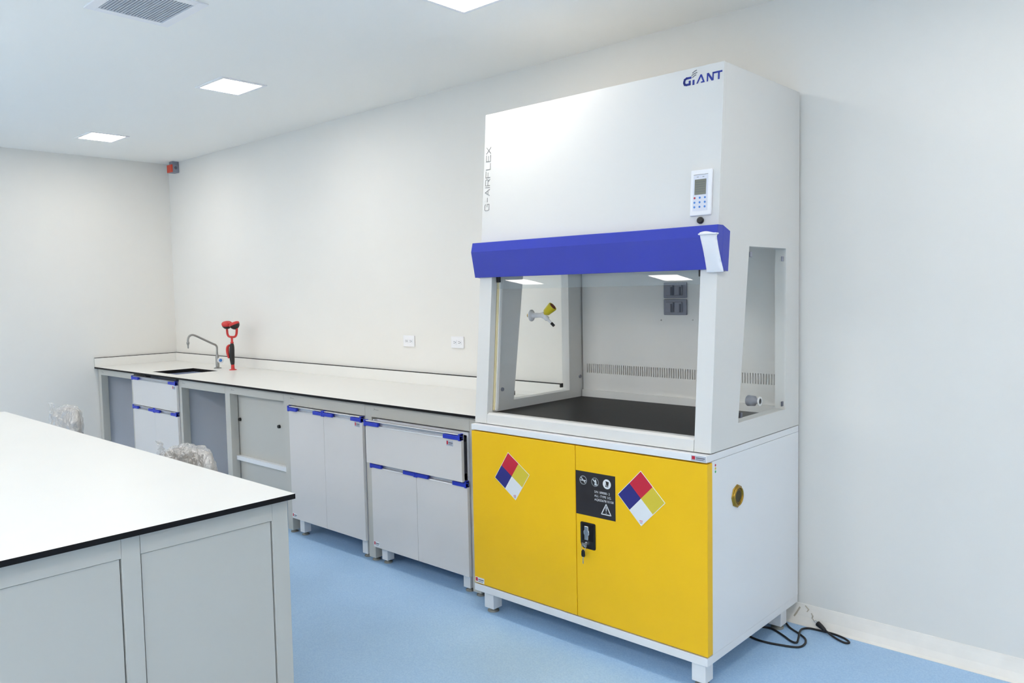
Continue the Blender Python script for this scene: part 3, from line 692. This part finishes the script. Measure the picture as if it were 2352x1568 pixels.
MB().box(ix0+.081, xe-.051, -2.95, -2.93, .10, .82, M['frame']).build('center_panel', t)

# ------------------------------------------------------------------ wrapped chairs
def chair():
    t = thing('laboratory_chair', '', 'chair', (0, 0, ZF), 'plastic-wrapped chairs at the island', 0)
    # upright backrest at local +y side, facing -y
    def pad(cx, cy, cz, w_, d_, h_, pw=3.2, name='seat', curve=0):
        b = MB(); n, mrow = 28, 14; vs = []
        for j in range(mrow+1):
            ph = -math.pi/2+math.pi*j/mrow; cr = abs(math.cos(ph))**(2/pw); sz = math.copysign(abs(math.sin(ph))**(2/pw), math.sin(ph))
            for i in range(n):
                th = 2*math.pi*i/n; cxx = math.copysign(abs(math.cos(th))**(2/pw), math.cos(th)); syy = math.copysign(abs(math.sin(th))**(2/pw), math.sin(th))
                xx = cxx*cr*w_/2; vs.append((cx+xx, cy+syy*cr*d_/2-curve*(xx/(w_/2))**2, cz+sz*h_/2))
        fs = [(j*n+i, j*n+(i+1) % n, (j+1)*n+(i+1) % n, (j+1)*n+i) for j in range(mrow) for i in range(n)]
        b.add(vs, fs, M['upholst'], True); return b
    pad(0, -.20, .50, .44, .42, .07).build('seat', t)
    pad(0, 0, .722, .39, .06, .275, 3.4, curve=.045).build('backrest', t)
    MB().tube([(0, -.12, .455), (0, .02, .46), (0, .05, .52), (0, .045, .70)], .014, M['black'], n=10).build('back_support', t)
    MB().lathe((0, -.2, .09), Z, [(0, .03), (.2, .028), (.201, .018), (.372, .018)], M['black']).build('gas_lift', t)
    for k in range(5):
        q = 2*math.pi*k/5+.3; e = vec(.27*math.cos(q), -.2+.27*math.sin(q), .075)
        l = MB().tube([(0, -.2, .115), tuple(vec(0, -.2, .115).lerp(e, .5)), tuple(e)], lambda u: .022-.009*u, M['black'], n=8, sub=3).build('base_leg', t)
        MB().cone(e+vec(-.012, 0, -.047), e+vec(.012, 0, -.047), .027, .027, M['black'], n=18).cone(e+vec(0, 0, -.047), e+vec(0, 0, -.005), .006, .006, M['steel'], n=8).build('caster', l)
    # crumpled plastic bag over the backrest
    b = MB(); n, mrow = 72, 34; vs = []
    for j in range(mrow+1):
        v = j/mrow; ph = -math.pi/2+math.pi*v; cr = abs(math.cos(ph))**(2/3.4); sz = math.copysign(abs(math.sin(ph))**(2/2.6), math.sin(ph))
        for i in range(n):
            th = 2*math.pi*i/n; pw = 3
            cxx = math.copysign(abs(math.cos(th))**(2/pw), math.cos(th)); syy = math.copysign(abs(math.sin(th))**(2/pw), math.sin(th))
            p = vec(cxx*cr*.203, syy*cr*.040-.05*(cxx*cr)**2, .722+sz*.147)
            k = noise.noise(p*19+vec(3, 1, 7))*.011+noise.noise(p*41)*.009+abs(noise.noise(vec(p.x*30, p.y*8, p.z*14)))*.010
            dd = vec(p.x*.5, p.y*3, (p.z-.722)*.7).normalized(); vs.append(p+dd*k)
    fs = [(j*n+i, j*n+(i+1) % n, (j+1)*n+(i+1) % n, (j+1)*n+i) for j in range(mrow) for i in range(n)]
    b.add(vs, fs, M['film'], False)
    # loose ear of film at a corner
    ear = []; ne = 7
    for j in range(ne+1):
        for i in range(4):
            v = j/ne; ear.append((-.18-.05*v*(1-.3*i/3)+.012*noise.noise(vec(i*.9, j*.7, 2)), -.04+.02*math.sin(i*2+j), .765+.115*v*(1-abs(i-1.5)*.18)+i*.006))
    b.add(ear, [(j*4+i, j*4+i+1, j*4+i+5, j*4+i+4) for j in range(ne) for i in range(3)], M['film'], False)
    b.build('plastic_wrap', t)
    return t
c1 = chair(); c1.location = (4.33, -1.93, ZF-.003); c1.rotation_euler.z = .10
c1['label'] = 'chair back wrapped in clear plastic behind the island, the nearer one'
c2 = copy_tree(c1); c2.location = (2.47, -1.80, ZF); c2.rotation_euler.z = .0
c2['label'] = 'chair back wrapped in clear plastic behind the island, the farther one at left'

# ------------------------------------------------------------------ power cord on the floor
t = thing('power_cord', 'black power cord looping on the blue floor from under the cabinet', 'cord', (6.3, -.2, ZF))
r = .0045; zz = ZF+r+.0003
path = [(6.16, -.052, .062), (6.17, -.066, .02), (6.19, -.075, -.015), (6.23, -.105, zz), (6.287, -.141, zz), (6.331, -.178, zz), (6.349, -.231, zz+.001), (6.334, -.277, zz), (6.25, -.308, zz), (6.185, -.317, zz), (6.126, -.304, zz), (6.03, -.27, zz), (6.02, -.21, zz), (6.122, -.182, zz), (6.171, -.168, zz), (6.241, -.203, zz), (6.29, -.236, zz), (6.318, -.240, zz+.003), (6.312, -.205, zz+.012), (6.297, -.161, zz+.013), (6.282, -.095, zz+.004), (6.298, -.058, zz), (6.345, -.05, zz), (6.407, -.048, zz), (6.456, -.062, zz), (6.487, -.088, zz), (6.476, -.105, zz), (6.44, -.092, zz), (6.40, -.072, zz+.004), (6.368, -.056, zz+.012)]
MB().tube(path, r, M['rubber'], n=10, sub=6).build('cable', t)
p0 = vec(*path[-1]); d = vec(-.040, .014, .016).normalized()
pg = MB().lathe(p0-d*.004, d, [(0, .006), (.008, .0085), (.022, .0105), (.044, .0125), (.046, .011)], M['black'], n=14).build('plug', t)
for k in (-1, 1): 
    s_ = d.cross(Z).normalized()*.0055*k; MB().cone(p0+d*.042+s_, p0+d*.060+s_, .0016, .0014, M['chrome'], n=8).build('prong', pg)
